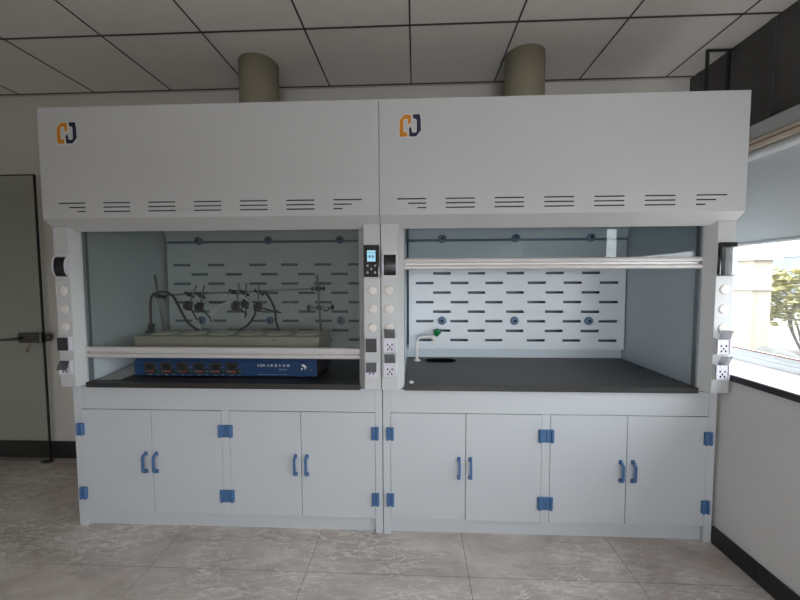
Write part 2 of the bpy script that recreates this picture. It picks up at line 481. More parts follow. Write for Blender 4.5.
EMB_O = [(205,440),(305,440),(305,385),(260,385),(250,370),(250,215),(265,195),(310,190),(325,205),(325,268),(366,240),(360,140),(268,140),(200,208),(195,380)]
EMB_N = [(400,137),(495,137),(508,200),(512,360),(440,440),(345,440),(337,335),(365,308),(375,375),(390,392),(438,392),(455,370),(455,215),(440,195),(412,190),(400,180)]
def shrink_out(pts, d):
    """polygon grown by d (for the white outline)"""
    n = len(pts); A = sum(pts[i][0]*pts[(i+1)%n][1]-pts[(i+1)%n][0]*pts[i][1] for i in range(n)); s = 1 if A > 0 else -1
    out = []
    for i in range(n):
        p, q, r = Vector(pts[i-1]), Vector(pts[i]), Vector(pts[(i+1) % n])
        e1 = (q-p).normalized(); e2 = (r-q).normalized()
        n1 = Vector((e1.y, -e1.x))*s; n2 = Vector((e2.y, -e2.x))*s
        m = (n1+n2); m = m.normalized() if m.length > 1e-6 else n1
        out.append(tuple(q + m * d / max(.45, m.dot(n1))))
    return out

def power_socket(root, x, z, state):
    """socket box on a pillar; state: shut, open, half"""
    y = -.065
    w = .030
    bm = nb(); box(bm, x-w-.006, x+w+.006, y-.008, y, z-.044, z+.044)
    s = obj('power_socket', bm, M['ltgrey'], root, .002)
    bm = nb()
    for sx in (-1, 1): box(bm, x+sx*w-.003, x+sx*w+.003, y-.021, y-.008, z-.038, z+.038)
    box(bm, x-w, x+w, y-.019, y-.008, z+.034, z+.039)
    obj('socket_cheek', bm, M['lilac'], s, .001)
    bm = nb(); box(bm, x-w+.0035, x+w-.0035, y-.017, y-.008, z-.036, z+.033); box(bm, x-.012, x+.012, y-.0195, y-.017, z+.022, z+.034)
    obj('socket_face', bm, M['lilac'] if state != 'shut' else M['dark_grey'], s, .002)
    bm = nb()
    for dx, dz, a in ((-.012, .004, 0), (.012, .004, 0), (0, -.010, 0), (-.010, -.022, .5), (.010, -.022, -.5)):
        obox(bm, (x+dx, y-.0172, z+dz), (.0065, .002, .010), Matrix.Rotation(a, 3, 'Y'))
    obj('socket_hole', bm, M['black'], s)
    if state == 'shut':
        bm = nb(); box(bm, x-w+.001, x+w-.001, y-.026, y-.0215, z-.036, z+.036)
        for dx in (-.011, .011, 0): cyl(bm, (x+dx, y-.027, z-.012+(.01 if dx else -.006)), (x+dx, y-.026, z-.012+(.01 if dx else -.006)), .004, 10)
        obj('socket_cover', bm, M['dark_grey'], s, .003)
    else:
        ang = {'open': math.radians(-22), 'half': math.radians(-158)}[state]
        bm = nb()
        # flap hinged along the top edge; 0 = straight up, turned outwards
        L = .052
        box(bm, x-w+.002, x+w-.002, -.0012, .0012, 0, L)
        vs = list(bm.verts)
        R = Matrix.Translation((0, y-.0195, z+.0385)) @ Matrix.Rotation(-ang, 4, 'X')
        bmesh.ops.transform(bm, matrix=R, verts=vs)
        obj('socket_cover', bm, M['smoke'], s)
    return s

def fume_hood(hx, label, sash_z, even, odd, kx, states, sashmat, film=False, xi=.1215):
    X = lambda x: hx + x
    root = thing('fume_hood', (hx+.9, .375, ZB), label, 'fume hood', 'fume hoods along the wall')
    # upper casing with real vent slots
    vents = []
    for k in range(7):
        c0 = .092 + .2452*k; c1 = c0 + .147
        for j, z in enumerate((1.855, 1.8325, 1.810)):
            a, b = c0, c1
            if k == 0: a = c1 - (.147, .092, .046)[j]
            if k == 6: b = c0 + (.147, .095, .046)[j]
            vents.append((X(a), X(b), z-.0032, z+.0032))
    bm = nb(); holed_plate(bm, X(.0015), X(1.7985), 1.775, 2.35, vents, -.110, -.1085)
    bmesh.ops.dissolve_limit(bm, angle_limit=.001, verts=bm.verts, edges=bm.edges)
    up = obj('upper_casing', bm, M['hood'], root)
    bm = nb()
    side = [(-.1085, 2.35), (-.1085, 1.7755), (-.0645, 1.7385), (.75, 1.7385), (.75, 2.35)]
    prism(bm, side, 'x', X(.0015), X(.018)); prism(bm, side, 'x', X(1.782), X(1.7985))
    box(bm, X(.018), X(1.782), -.1085, .75, 2.335, 2.35); box(bm, X(.018), X(1.782), .735, .75, 1.738, 2.335)
    obj('casing_shell', bm, M['hood'], root)
    bm = nb()
    prism(bm, [(-.110, 1.775), (-.1085, 1.779), (-.033, 1.7195), (-.033, 1.80), (-.030, 1.80), (-.030, 1.7155), (-.0365, 1.7155)], 'x', X(.0015), X(1.7985))
    obj('soffit', bm, M['hood'], root)
    obj('slot_shade_sheet', bx(X(.018), X(1.782), -.085, -.083, 1.795, 1.87), M['vent_shade'], root)  # dark sheet standing in for the shade of the cavity behind the vents
    # posts
    for sx in (0, 1):
        f = (lambda x: X(x)) if sx == 0 else (lambda x: X(1.8 - x))
        xe = xi if sx == 0 else .1215
        bm = nb(); prism(bm, [(f(.002), -.065), (f(.089), -.065), (f(xe), -.014), (f(xe), .03), (f(.002), .03)], 'z', .853, 1.7375)
        obj('front_post', bm, M['hood'], root, .002)
        bm = nb(); box(bm, min(f(.002), f(.120)), max(f(.002), f(xe-.0015)), .03, .735, ZB, 1.7375)
        box(bm, min(f(.02), f(.120)), max(f(.02), f(.120)), .03, .735, 1.7375, 2.06)
        obj('side_lining', bm, M['liner'], root)
        bm = nb(); a, b = sorted((f(xe), f(xe+.005))); box(bm, a, b, -.006, .024, ZW+.001, 1.80)
        obj('sash_track', bm, M['track'], root)
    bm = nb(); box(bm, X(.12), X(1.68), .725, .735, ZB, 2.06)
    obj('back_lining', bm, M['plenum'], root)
    obj('top_lining', bx(X(.12), X(1.68), .035, .725, 2.05, 2.06), M['liner'], root)
    obj('back_rail', bx(X(.1205), X(1.6795), .695, .7245, ZW+.0005, .962), M['liner'], root)
    # baffle with slots
    holes = []
    for r in range(9):
        z = 1.5585 - .0692*r
        for a, b in (even if r % 2 == 0 else odd): holes.append((X(a), X(b), z-.0095, z+.0095))
    bm = nb(); holed_plate(bm, X(.136), X(1.672), .94, 1.718, holes, .648, .651)
    bmesh.ops.dissolve_limit(bm, angle_limit=.001, verts=bm.verts, edges=bm.edges)
    bf = obj('lower_baffle', bm, M['baffle'], root)
    bm = nb(); prism(bm, [(.648, 1.736), (.655, 1.736), (.512, 2.046), (.505, 2.046)], 'x', X(.136), X(1.672))
    bu = obj('upper_baffle', bm, M['baffle'], root)
    for par, z in ((bf, 1.147), (bu, 1.738)):
        for x in kx:
            c = (X(x), .648, z); bm = nb()
            lathe(bm, [(.001, -.022), (.010, -.022), (.012, -.018), (.020, -.018), (.026, -.015), (.030, -.009), (.031, 0), (.001, .0)], c, 'y', 28)
            for k in range(3):
                R = Matrix.Rotation(k*PI/3, 3, 'Y'); obox(bm, (c[0], c[1]-.0185, c[2]), (.048, .004, .005), R)
            kb = obj('baffle_knob', bm, M['knob'], par)
            bm = nb(); lathe(bm, [(.001, -.0245), (.009, -.0245), (.009, -.0205), (.001, -.0205)], c, 'y', 12); obj('knob_screw', bm, M['black'], kb)
    obj('baffle_gap_strip', bx(X(.136), X(1.672), .642, .655, 1.7215, 1.7335), M['knob'], root)  # thin slate-blue strip across the gap between the two baffles
    # sash
    bm = nb(); box(bm, X(xi+.006), X(1.673), .006, .011, sash_z+.03, min(sash_z+.95, 2.33))
    sa = obj('sash', bm, sashmat, root)
    z = sash_z; prof = [(.012, z-.031), (-.012, z-.031), (-.019, z-.026), (-.021, z-.017), (-.018, z-.009), (-.002, z-.006), (-.002, z+.004), (-.018, z+.007), (-.021, z+.016), (-.019, z+.025), (-.012, z+.031), (.012, z+.031)]
    bm = nb(); prism(bm, prof, 'x', X(xi+.0015), X(1.6775))
    obj('sash_handle', bm, M['alu'], sa, .0015)
    # round plugs on the posts
    for x in (.043, 1.755):
        for zz in (1.389, 1.289, 1.190):
            bm = nb(); lathe(bm, [(.001, -.0055), (.016, -.0052), (.0225, -.004), (.0250, -.0015), (.0255, 0), (.001, 0)], (X(x), -.065, zz), 'y', 32)
            obj('plug_cap', bm, M['cap'], root)
    # controller on the right post
    xc = X(1.7535)
    bm = nb(); box(bm, xc-.041, xc+.041, -.084, -.065, 1.459, 1.627)
    cp = obj('control_panel', bm, M['gloss_black'], root, .004)
    bm = nb(); box(bm, xc-.022, xc+.022, -.0852, -.084, 1.540, 1.598); obj('screen', bm, M['gloss_black'] if film else M['screen'], cp)
    if film:
        bm = nb(); box(bm, xc-.037, xc+.040, -.0866, -.0863, 1.463, 1.606)
        fl = obj('protective_film', bm, M['film'], cp); fl['label'] = 'mirror-like protective film'
    bm = nb()
    for dx in (-.011, .006): box(bm, xc+dx-.003, xc+dx+.007, -.0858, -.0852, 1.560, 1.572)
    box(bm, xc-.018, xc+.018, -.0858, -.0852, 1.585, 1.587); obj('screen_text', bm, M['screen_ink'], cp)
    for i in range(3):
        for j in range(3):
            bm = nb(); px, pz = xc-.020+.020*i, 1.518-.0175*j
            lathe(bm, [(.001, -.0016), (.0055, -.0016), (.0062, 0), (.001, 0)], (px, -.084, pz), 'y', 14)
            box(bm, px-.0025, px+.0025, -.0862, -.0856, pz-.003, pz+.003)
            obj('button', bm, M['glyph'] if (i+j) % 2 == 0 else M['dark_grey'], cp)
    # switch box on the left post: pale cheeks round a curved dark front
    xs = X(.050)
    bm = nb(); box(bm, xs-.040, xs+.040, -.070, -.065, 1.452, 1.598)
    sb = obj('switch_box', bm, M['ltgrey'], root, .002)
    def arc(r0): return [(-.070, 1.468)] + [(-.070 - r0*math.cos(t), 1.522 + .052*math.sin(t)) for t in [(-1.25 + 2.5*k/10) for k in range(11)]] + [(-.070, 1.576)]
    for sx in (-1, 1):
        bm = nb(); prism(bm, arc(.022), 'x', xs+sx*.036-.004, xs+sx*.036+.004)
        obj('switch_cheek', bm, M['lilac'], sb)
    bm = nb(); prism(bm, arc(.0175), 'x', xs-.0315, xs+.0315)
    sc = obj('switch_cover', bm, M['black'], sb)
    bm = nb()
    for dx in (-.010, .010): box(bm, xs+dx-.005, xs+dx+.005, -.0900, -.083, 1.514, 1.526)
    obj('switch_rocker', bm, M['dark_grey'], sb)
    # sockets
    power_socket(root, X(.048), 1.098, states[0]); power_socket(root, X(.048), .966, states[1])
    power_socket(root, X(1.750), 1.098, states[2]); power_socket(root, X(1.750), .966, states[3])
    # emblem
    def mp(p): return (X(.105) + (p[0]-195)/317*.106, 2.271 - (p[1]-137)/303*.106)
    bm = nb(); prism(bm, [mp(p) for p in shrink_out(EMB_O, 12)], 'y', -.1104, -.1100); prism(bm, [mp(p) for p in shrink_out(EMB_N, 12)], 'y', -.1104, -.1100)
    em = obj('emblem', bm, M['white'], root)
    bm = nb(); prism(bm, [mp(p) for p in shrink_out(EMB_O, 5)], 'y', -.1110, -.1104); obj('emblem_mark', bm, M['orange'], em)
    bm = nb(); prism(bm, [mp(p) for p in shrink_out(EMB_N, 5)], 'y', -.1110, -.1104); obj('emblem_mark', bm, M['navy'], em)
    return root

base_cabinet(0, 'white four-door base cabinet with blue handles under the left fume hood')
base_cabinet(1.8, 'white four-door base cabinet with blue handles under the right fume hood')
LE = [(.179,.310),(.442,.570),(.757,.885),(.996,1.122),(1.244,1.368),(1.492,1.615)]
LO = [(.316,.445),(.578,.702),(.843,.972),(1.120,1.247),(1.366,1.491)]
RE = [(.187,.315),(.437,.565),(.687,.811),(.987,1.115),(1.239,1.365),(1.491,1.620)]
RO = [(.311,.438),(.562,.685),(.836,.961),(1.113,1.240),(1.366,1.492)]
fume_hood(0, 'left white fume hood with lowered sash over the blue heater', 1.038, LE, LO, (.384, .906, 1.435), ('shut', 'half', 'shut', 'half'), M['sash_dim'], xi=.109)
fume_hood(1.8, 'right white fume hood with raised sash beside the window', 1.529, RE, RO, (.376, .897, 1.420), ('open', 'open', 'open', 'open'), M['sash'], True)

def worktop(hx, label, sink=False):
    t = thing('worktop', (hx+.9, .35, ZB), label, 'worktop', 'black worktops inside the fume hoods')
    x0, x1, y0, y1 = hx+(.122 if sink else .1095), hx+1.678, -.026, .724
    bm = nb()
    if not sink: box(bm, x0, x1, y0, y1, ZB, ZW)
    else:
        # slab with an oval cut-out for the cup sink
        cx, cy, a, b = hx+.362, .585, .100, .056
        n = 32
        el = [(cx + (a if abs(math.cos(t)) > 0 else a)*math.copysign(abs(math.cos(t))**.6, math.cos(t)), cy + b*math.copysign(abs(math.sin(t))**.8, math.sin(t))) for t in [2*PI*k/n for k in range(n)]]
        ou = []
        for (ex, ey) in el:
            dx, dy = ex-cx, ey-cy
            s = min(((x1-cx)/dx if dx > 1e-9 else (x0-cx)/dx if dx < -1e-9 else 1e9), ((y1-cy)/dy if dy > 1e-9 else (y0-cy)/dy if dy < -1e-9 else 1e9))
            ou.append((cx+dx*s, cy+dy*s))
        for zz, flip in ((ZW, False), (ZB, True)):
            I = [bm.verts.new((*p, zz)) for p in el]
            O = [bm.verts.new((*p, zz)) for p in ou]
            for k in range(n):
                q = [I[k], O[k], O[(k+1) % n], I[(k+1) % n]]
                bm.faces.new(q)
                # fill the corner where the ray changes side
                p0, p1 = ou[k], ou[(k+1) % n]
                if abs(p0[0]-p1[0]) > 1e-6 and abs(p0[1]-p1[1]) > 1e-6:
                    c = (p0[0] if abs(p0[0]-x0) < 1e-6 or abs(p0[0]-x1) < 1e-6 else p1[0], p0[1] if abs(p0[1]-y0) < 1e-6 or abs(p0[1]-y1) < 1e-6 else p1[1])
                    bm.faces.new([O[k], bm.verts.new((*c, zz)), O[(k+1) % n]])
        for pts in (el,):
            A = [bm.verts.new((*p, ZW)) for p in pts]; B = [bm.verts.new((*p, ZB)) for p in pts]
            for k in range(n): bm.faces.new((A[k], B[k], B[(k+1) % n], A[(k+1) % n]))
        for (p, q) in (((x0,y0),(x1,y0)), ((x1,y0),(x1,y1)), ((x1,y1),(x0,y1)), ((x0,y1),(x0,y0))):
            bm.faces.new([bm.verts.new((p[0],p[1],ZB)), bm.verts.new((q[0],q[1],ZB)), bm.verts.new((q[0],q[1],ZW)), bm.verts.new((p[0],p[1],ZW))])
        bmesh.ops.remove_doubles(bm, verts=bm.verts, dist=1e-5); bmesh.ops.recalc_face_normals(bm, faces=bm.faces)
    obj('worktop_slab', bm, M['worktop'], t)
    if sink:
        bm = nb(); A, B = [], []
        rim_o = [bm.verts.new((cx+(x-cx)*1.09, cy+(y-cy)*1.16, ZW+.0015)) for x, y in el]
        rim_i = [bm.verts.new((cx+(x-cx)*.97, cy+(y-cy)*.95, ZW+.0015)) for x, y in el]
        low = [bm.verts.new((cx+(x-cx)*.9, cy+(y-cy)*.85, ZB+.0015)) for x, y in el]
        rim_b = [bm.verts.new((cx+(x-cx)*1.09, cy+(y-cy)*1.16, ZW+.0001)) for x, y in el]
        for P, Q in ((rim_b, rim_o), (rim_o, rim_i), (rim_i, low)):
            for k in range(n): bm.faces.new((P[k], P[(k+1) % n], Q[(k+1) % n], Q[k]))
        bm.faces.new(low); bmesh.ops.recalc_face_normals(bm, faces=bm.faces)
        obj('cup_sink', bm, M['matte'], t)
worktop(0, 'black worktop of the left hood under the blue heater')
worktop(1.8, 'bare black worktop of the right hood with small oval sink', True)

# exhaust ducts
for x, lab in ((.948, 'olive beige round exhaust duct from the left hood into the ceiling'), (2.685, 'olive beige round exhaust duct from the right hood into the ceiling')):
    bm = nb(); y = .455
    cyl(bm, (x, y, 2.3505), (x, y, 2.90), .124, 48)
    dd = obj('exhaust_duct', bm, M['duct'], origin=(x, y, 2.3505)); tag(dd, lab, 'duct', 'exhaust ducts above the hoods')

# ================================================================== CONTENTS OF THE LEFT HOOD
st = thing('heating_bath', (.85, .25, ZW), 'six-place laboratory heating bath with blue front and beige top in left hood', 'lab heater')
bm = nb(); box(bm, .296, 1.402, .100, .40, ZW+.008, .964)
box(bm, .296, 1.402, .106, .40, .964, .978)
ub = obj('control_box', bm, M['devblue'], st, .002)
bm = nb(); box(bm, 1.4022, 1.4045, .106, .395, ZW+.008, .972)
for k in range(7): box(bm, 1.4045, 1.4065, .12, .38, .885+.011*k, .888+.011*k)
obj('side_plate', bm, M['dark_grey'], st)
for x in (.34, 1.36):
    for y in (.13, .37):
        bm = nb(); cyl(bm, (x, y, ZW), (x, y, ZW+.008), .012, 14); obj('foot', bm, M['black'], st)
for k in range(6):
    x = .392 + .1005*k
    bm = nb(); box(bm, x-.038, x+.038, .0985, .100, .886, .959); dsp = obj('temperature_display', bm, M['dark_grey'], ub, .0005)
for k in range(6):
    x = .392 + .1005*k
    dsp = [c for c in ub.children if c.name.startswith('temperature_display')][k]
    WLOC.setdefault(dsp.name, WLOC[ub.name])
    bm = nb(); box(bm, x-.022, x+.020, .0975, .0985, .918, .944); obj('readout', bm, M['black'], st)
    bm = nb()
    for j, dx in enumerate((.004, .018)): box(bm, x+dx-.002, x+dx+.002, .0975, .0985, .900, .904)
    obj('indicator_light', bm, M['led'], st)
    bm = nb()
    for dx in (-.024, -.010): box(bm, x+dx-.002, x+dx+.002, .0975, .0985, .900, .904)
    box(bm, x-.007, x+.007, .0992, .100, .880, .883); box(bm, x+.042, x+.052, .0992, .100, .880, .883); box(bm, x+.046, x+.049, .0992, .100, .926, .930)
    obj('panel_print', bm, M['glyph'], st)
    bm = nb(); lathe(bm, [(.001, -.012), (.009, -.012), (.011, -.002), (.0125, 0), (.001, 0)], (x+.0475, .100, .905), 'y', 18); box(bm, x+.0465, x+.0485, .0865, .088, .905, .914)
    obj('dial', bm, M['knobgreen'], st)
# print on the blue front: small strokes like the worn lettering, and a white bird-like mark
bm = nb(); rr = random.Random(8)
def stroke(x0, z0, x1, z1, w=.0022):
    d = Vector((x1-x0, 0, z1-z0)); L = d.length
    obox(bm, ((x0+x1)/2, .0996, (z0+z1)/2), (L, .0006, w), Matrix.Rotation(-math.atan2(z1-z0, x1-x0), 3, 'Y'))
x, z = 1.052, .934
for gl in ('K', 'D', 'M', '-', 'A'):
    S = {'K': [(0,0,0,1),(0,.5,.7,1),(0,.5,.7,0)], 'D': [(0,0,0,1),(0,1,.6,.8),(.6,.8,.6,.2),(.6,.2,0,0)], 'M': [(0,0,0,1),(0,1,.4,.3),(.4,.3,.8,1),(.8,1,.8,0)], '-': [(0,.5,.5,.5)], 'A': [(0,0,.4,1),(.4,1,.8,0),(.2,.4,.6,.4)]}[gl]
    for a, b, c, d in S: stroke(x+a*.011, z+b*.014, x+c*.011, z+d*.014, .0018)
    x += .0145
x = 1.128
CJK = [[(0,.8,1,.8),(.5,0,.5,1),(.1,.4,.9,.4),(0,0,.4,.3),(1,0,.6,.3)], [(.1,0,.1,1),(.4,.9,1,.9),(.4,.5,1,.5),(.4,0,1,0),(.7,0,.7,.9)], [(.5,0,.5,1),(0,.2,.5,.6),(1,.2,.5,.6),(0,.8,.4,.8)], [(0,.1,.2,.9),(.4,.8,1,.8),(.5,.5,.95,.5),(.5,0,.5,.4),(.9,0,.9,.4),(.5,.05,.9,.05)], [(.0,.6,.3,1),(.15,0,.15,.7),(.45,.9,1,.9),(.45,0,.45,.6),(1,0,1,.6),(.45,.6,1,.6),(.7,.1,.7,.55)]]
for g in CJK:
    for a, b, c, d in g: stroke(x+a*.014, z+b*.015, x+c*.014, z+d*.015, .0018)
    x += .0245
obj('panel_lettering', bm, M['white'], st)
bm = nb()
for k in range(6): stroke(1.178+.0085*k, .914, 1.182+.0085*k, .921, .0018); stroke(1.178+.0085*k, .921, 1.184+.0085*k, .914, .0016)
for k in range(24): stroke(1.052+.0078*k, .887, 1.056+.0078*k, .887, .0024)
stroke(1.372, .912, 1.372, .920, .0016)
obj('small_print', bm, M['glyph'], st)
bm = nb(); prism(bm, [(1.315, .947), (1.325, .950), (1.342, .936), (1.340, .924), (1.330, .916), (1.334, .928), (1.322, .938), (1.314, .940)], 'y', .0992, .0999)
prism(bm, [(1.312, .925), (1.322, .930), (1.318, .918), (1.310, .914)], 'y', .0992, .0999)
obj('panel_mark', bm, M['white'], st)
bm = nb(); box(bm, .286, 1.415, .118, .405, .980, 1.104)
tk = obj('bath_tank', bm, M['tank'], st, .004)
bm = nb()
box(bm, .290, 1.41, .125, .40, .9775, .9805); obj('gasket', bm, M['black'], st)
bm = nb(); box(bm, .282, 1.419, .114, .410, 1.1035, 1.109); obj('tank_lid', bm, M['tank'], st, .002)
for k in range(6):
    x = .394 + .183*k
    bm = nb(); lathe(bm, [(.001, .002), (.020, .003), (.022, .007), (.060, .007), (.070, .004), (.074, .0)], (x, .245, 1.109), 'z', 36)
    obj('well_cover', bm, M['well'], tk)
for k in range(6):
    bm = nb(); lathe(bm, [(.001, -.003), (.004, -.0025), (.0045, 0), (.001, 0)], (.325+.205*k, .118, 1.088), 'y', 10); obj('screw', bm, M['chrome'], tk)

YR = .345
def F(x, z, y=YR):
    s = (y - .3)/2.2563
    return (x + (x-1.984)*s, y, z + (z-1.443)*s)
fr = thing('retort_frame', F(.341, 1.109), 'steel lab rod frame with crossbar standing on the heating bath', 'lab stand')
bm = nb(); cyl(bm, (F(.341, 1.11)[0], YR, 1.109), F(.297, 1.481), .0075, 12); obj('upright_rod', bm, M['steel'], fr)
bm = nb(); cyl(bm, (F(1.379, 1.11)[0], YR, 1.109), F(1.359, 1.477), .0075, 12); obj('upright_rod', bm, M['steel'], fr)
bm = nb(); cyl(bm, F(.262, 1.345), F(1.372, 1.391), .0055, 12); obj('crossbar', bm, M['steel'], fr)
def boss(bm, x, z, a=0.):
    c = Vector(F(x, z)); R = Matrix.Rotation(a, 3, 'Y')
    obox(bm, c, (.036, .030, .026), R)
    for s in (-1, 1):
        p = c + R @ Vector((s*.017, 0, 0)); q = c + R @ Vector((s*.032, 0, 0)); r = c + R @ Vector((s*.042, 0, 0))
        cyl(bm, p, q, .005, 8); cyl(bm, q, r, .013, 12)
bm = nb(); boss(bm, .318, 1.345, .2); obj('boss_head', bm, M['castiron'], fr, .002)
bm = nb(); boss(bm, 1.364, 1.390, 0); obj('boss_head', bm, M['castiron'], fr, .002)

def clamp(x, zbar, top, grip, tail, label, lean=.0):
    """boss on the crossbar, a short rod through it, a black grip with a tail probe"""
    t = thing('lab_clamp', F(x, zbar), label, 'clamp', 'clamps on the lab crossbar')
    yo = YR - .03
    bm = nb(); c = Vector(F(x, zbar)); obox(bm, c + Vector((0, -.012, 0)), (.022, .036, .026), Matrix.Rotation(lean, 3, 'Y'))
    cyl(bm, c + Vector((-.012, -.01, .004)), c + Vector((-.028, -.012, .010)), .005, 8); cyl(bm, c + Vector((-.025, -.012, .009)), c + Vector((-.034, -.013, .012)),   .011, 12)
    cyl(bm, c + Vector((.012, -.02, -.006)), c + Vector((.024, -.022, -.014)), .005, 8); cyl(bm, c + Vector((.021, -.022, -.012)), c + Vector((.030, -.023, -.018)), .010, 12)
    obj('boss_head', bm, M['castiron'], t, .002)
    bm = nb(); g = Vector(F(*grip, yo)); cyl(bm, Vector(F(*top, yo)), g, .0052, 10); obj('clamp_rod', bm, M['steel'], t)
    bm = nb(); obox(bm, g, (.036, .026, .048), Matrix.Rotation(.15, 3, 'Y'))
    for s in (-1, 1):
        obox(bm, g + Vector((s*.014, -.022, -.004)), (.009, .022, .034), Matrix.Rotation(.1*s, 3, 'Z'))
    cyl(bm, g + Vector((-.03, 0, -.028)), g + Vector((.02, 0, -.034)), .006, 8)
    obj('grip_jaw', bm, M['castiron'], t, .003)
    if tail:
        bm = nb(); cyl(bm, g + Vector((.006, 0, -.01)), Vector(F(*tail, yo)), .0048, 8); obj('probe', bm, M['rubber'], t)
    return t
clamp(.534, 1.355, (.570, 1.415), (.516, 1.286), (.566, 1.188), 'leftmost black clamp on the lab crossbar', .5)
clamp(.606, 1.350, (.622, 1.415), (.589, 1.279), (.659, 1.195), 'second black clamp from the left on the crossbar', .4)
clamp(.826, 1.370, (.852, 1.427), (.830, 1.286), (.900, 1.225), 'third black clamp from the left on the crossbar', .2)
clamp(.894, 1.366, (.899, 1.427), (.892, 1.300), (.886, 1.205), 'fourth black clamp from the left, in the middle pair', .2)
clamp(.990, 1.368, (.979, 1.427), (.975, 1.279), (1.121, 1.234), 'rightmost black clamp on the crossbar with long slanted probe', .6)
# holder on the right upright
hc = thing('rod_holder', F(1.372, 1.268), 'black rod holder with two end knobs on the right upright', 'clamp')
bm = nb(); c = Vector(F(1.372, 1.268)) + Vector((0, -.012, 0)); obox(bm, c, (.030, .038, .026), Matrix.Identity(3)); obj('boss_head', bm, M['castiron'], hc, .002)
bm = nb(); cyl(bm, c + Vector((-.055, -.012, .002)), c + Vector((.085, -.012, .004)), .005, 10); obj('holder_rod', bm, M['steel'], hc)
bm = nb(); lathe(bm, [(.001, -.008), (.016, -.008), (.022, 0), (.016, .008), (.001, .008)], tuple(c + Vector((-.062, -.012, .002))), 'x', 16); obj('end_knob', bm, M['castiron'], hc)
bm = nb(); lathe(bm, [(.001, -.008), (.014, -.008), (.019, 0), (.014, .008), (.001, .008)], tuple(c + Vector((.090, -.012, .005))), 'x', 16)
obj('end_knob', bm, M['castiron'], hc)
bm = nb(); tube(bm, [c + Vector((.03, -.014, -.006)), c + Vector((.045, -.016, -.018)), c + Vector((.065, -.016, -.010)), c + Vector((.07, -.014, .004))], .005, 8); obj('hook', bm, M['castiron'], hc)

# cables and tubes; points are (x, z, y)
def cable(name, pts, r, m, label, cat, extra=None, group=None):
    t = thing(name, (pts[-1][0], pts[-1][2], pts[-1][1]), label, cat, group)
    bm = nb(); tube(bm, [(x, y, z) for x, z, y in pts], r, 8); obj('lead' if cat == 'cable' else 'hose', bm, m, t)
    return t
def G(px, pz, y=.30): return F(px, pz, y)[0], F(px, pz, y)[2], y
c1 = cable('power_cable', [G(.258, 1.130), G(.256, 1.20), G(.262, 1.32), G(.285, 1.355), G(.34, 1.372), G(.41, 1.345), G(.465, 1.24), G(.51, 1.165), G(.575, 1.120)], .0075, M['rubber'], 'black power cable looping over the left rod with its plug hanging', 'cable')
bm = nb(); q = G(.257, 1.13); obox(bm, (q[0], q[2], q[1]+.005), (.030, .026, .060), Matrix.Rotation(.1, 3, 'Y')); obox(bm, (q[0]-.006, q[2], q[1]-.024), (.048, .03, .022), Matrix.Rotation(.1, 3, 'Y'))
for dz in (-.018, -.03): obox(bm, (q[0]-.034, q[2], q[1]+dz), (.022, .004, .005), Matrix.Rotation(.2, 3, 'Y'))
obj('plug', bm, M['rubber'], c1, .003)
cable('power_cable', [G(.958, 1.26), G(.945, 1.215), G(.905, 1.16), G(.845, 1.121)], .007, M['rubber'], 'short black cable from the rightmost clamp down to the bath', 'cable')
cable('power_cable', [G(1.012, 1.374), G(1.045, 1.335), G(1.08, 1.26), G(1.088, 1.18), G(1.106, 1.121)], .008, M['rubber'], 'thick black cable curving from the crossbar down to the bath', 'cable')
cable('plastic_tube', [G(.66, 1.215), G(.69, 1.25), G(.735, 1.29), G(.795, 1.304)], .0042, M['tube'], 'white plastic tube curving between the two clamp pairs', 'tube')
cable('plastic_tube', [G(.866, 1.345), G(.90, 1.318), G(.935, 1.296)], .005, M['tube'], 'short white tube beside the middle clamp pair', 'tube')
cable('plastic_tube', [G(.572, 1.19), G(.582, 1.15), G(.586, 1.118)], .0028, M['tube'], 'thin clear tube under the leftmost clamp', 'tube')
cable('plastic_tube', [G(.662, 1.20), G(.69, 1.155), G(.74, 1.118)], .0028, M['tube'], 'thin clear tube under the second clamp', 'tube')
cable('plastic_tube', [G(.86, 1.22), G(.875, 1.165), G(.915, 1.118)], .0028, M['tube'], 'thin clear tube under the middle clamp pair', 'tube')
cable('plastic_tube', [G(1.175, 1.305), G(1.195, 1.25), G(1.25, 1.195), G(1.34, 1.13)], .0022, M['tube'], 'thin clear tube slanting down towards the right upright', 'tube')

# paper under the left end of the heater
bm = nb()
vs = [[bm.verts.new((.128+.148*i/6 + .02*j/4, .015+.24*j/4, ZW+.0025+.028*(j/4)**1.5+.004*math.sin(i*.9)*math.sin(j*.8)**2+.0005*i)) for j in range(5)] for i in range(7)]
for i in range(6):
    for j in range(4): bm.faces.new((vs[i][j], vs[i+1][j], vs[i+1][j+1], vs[i][j+1]))
ext = bmesh.ops.solidify(bm, geom=bm.faces[:], thickness=-.001)
tag(obj('paper_sheet', bm, M['paper'], origin=(.2, .15, ZW)), 'white paper sheet on the worktop left of the blue heater', 'paper')

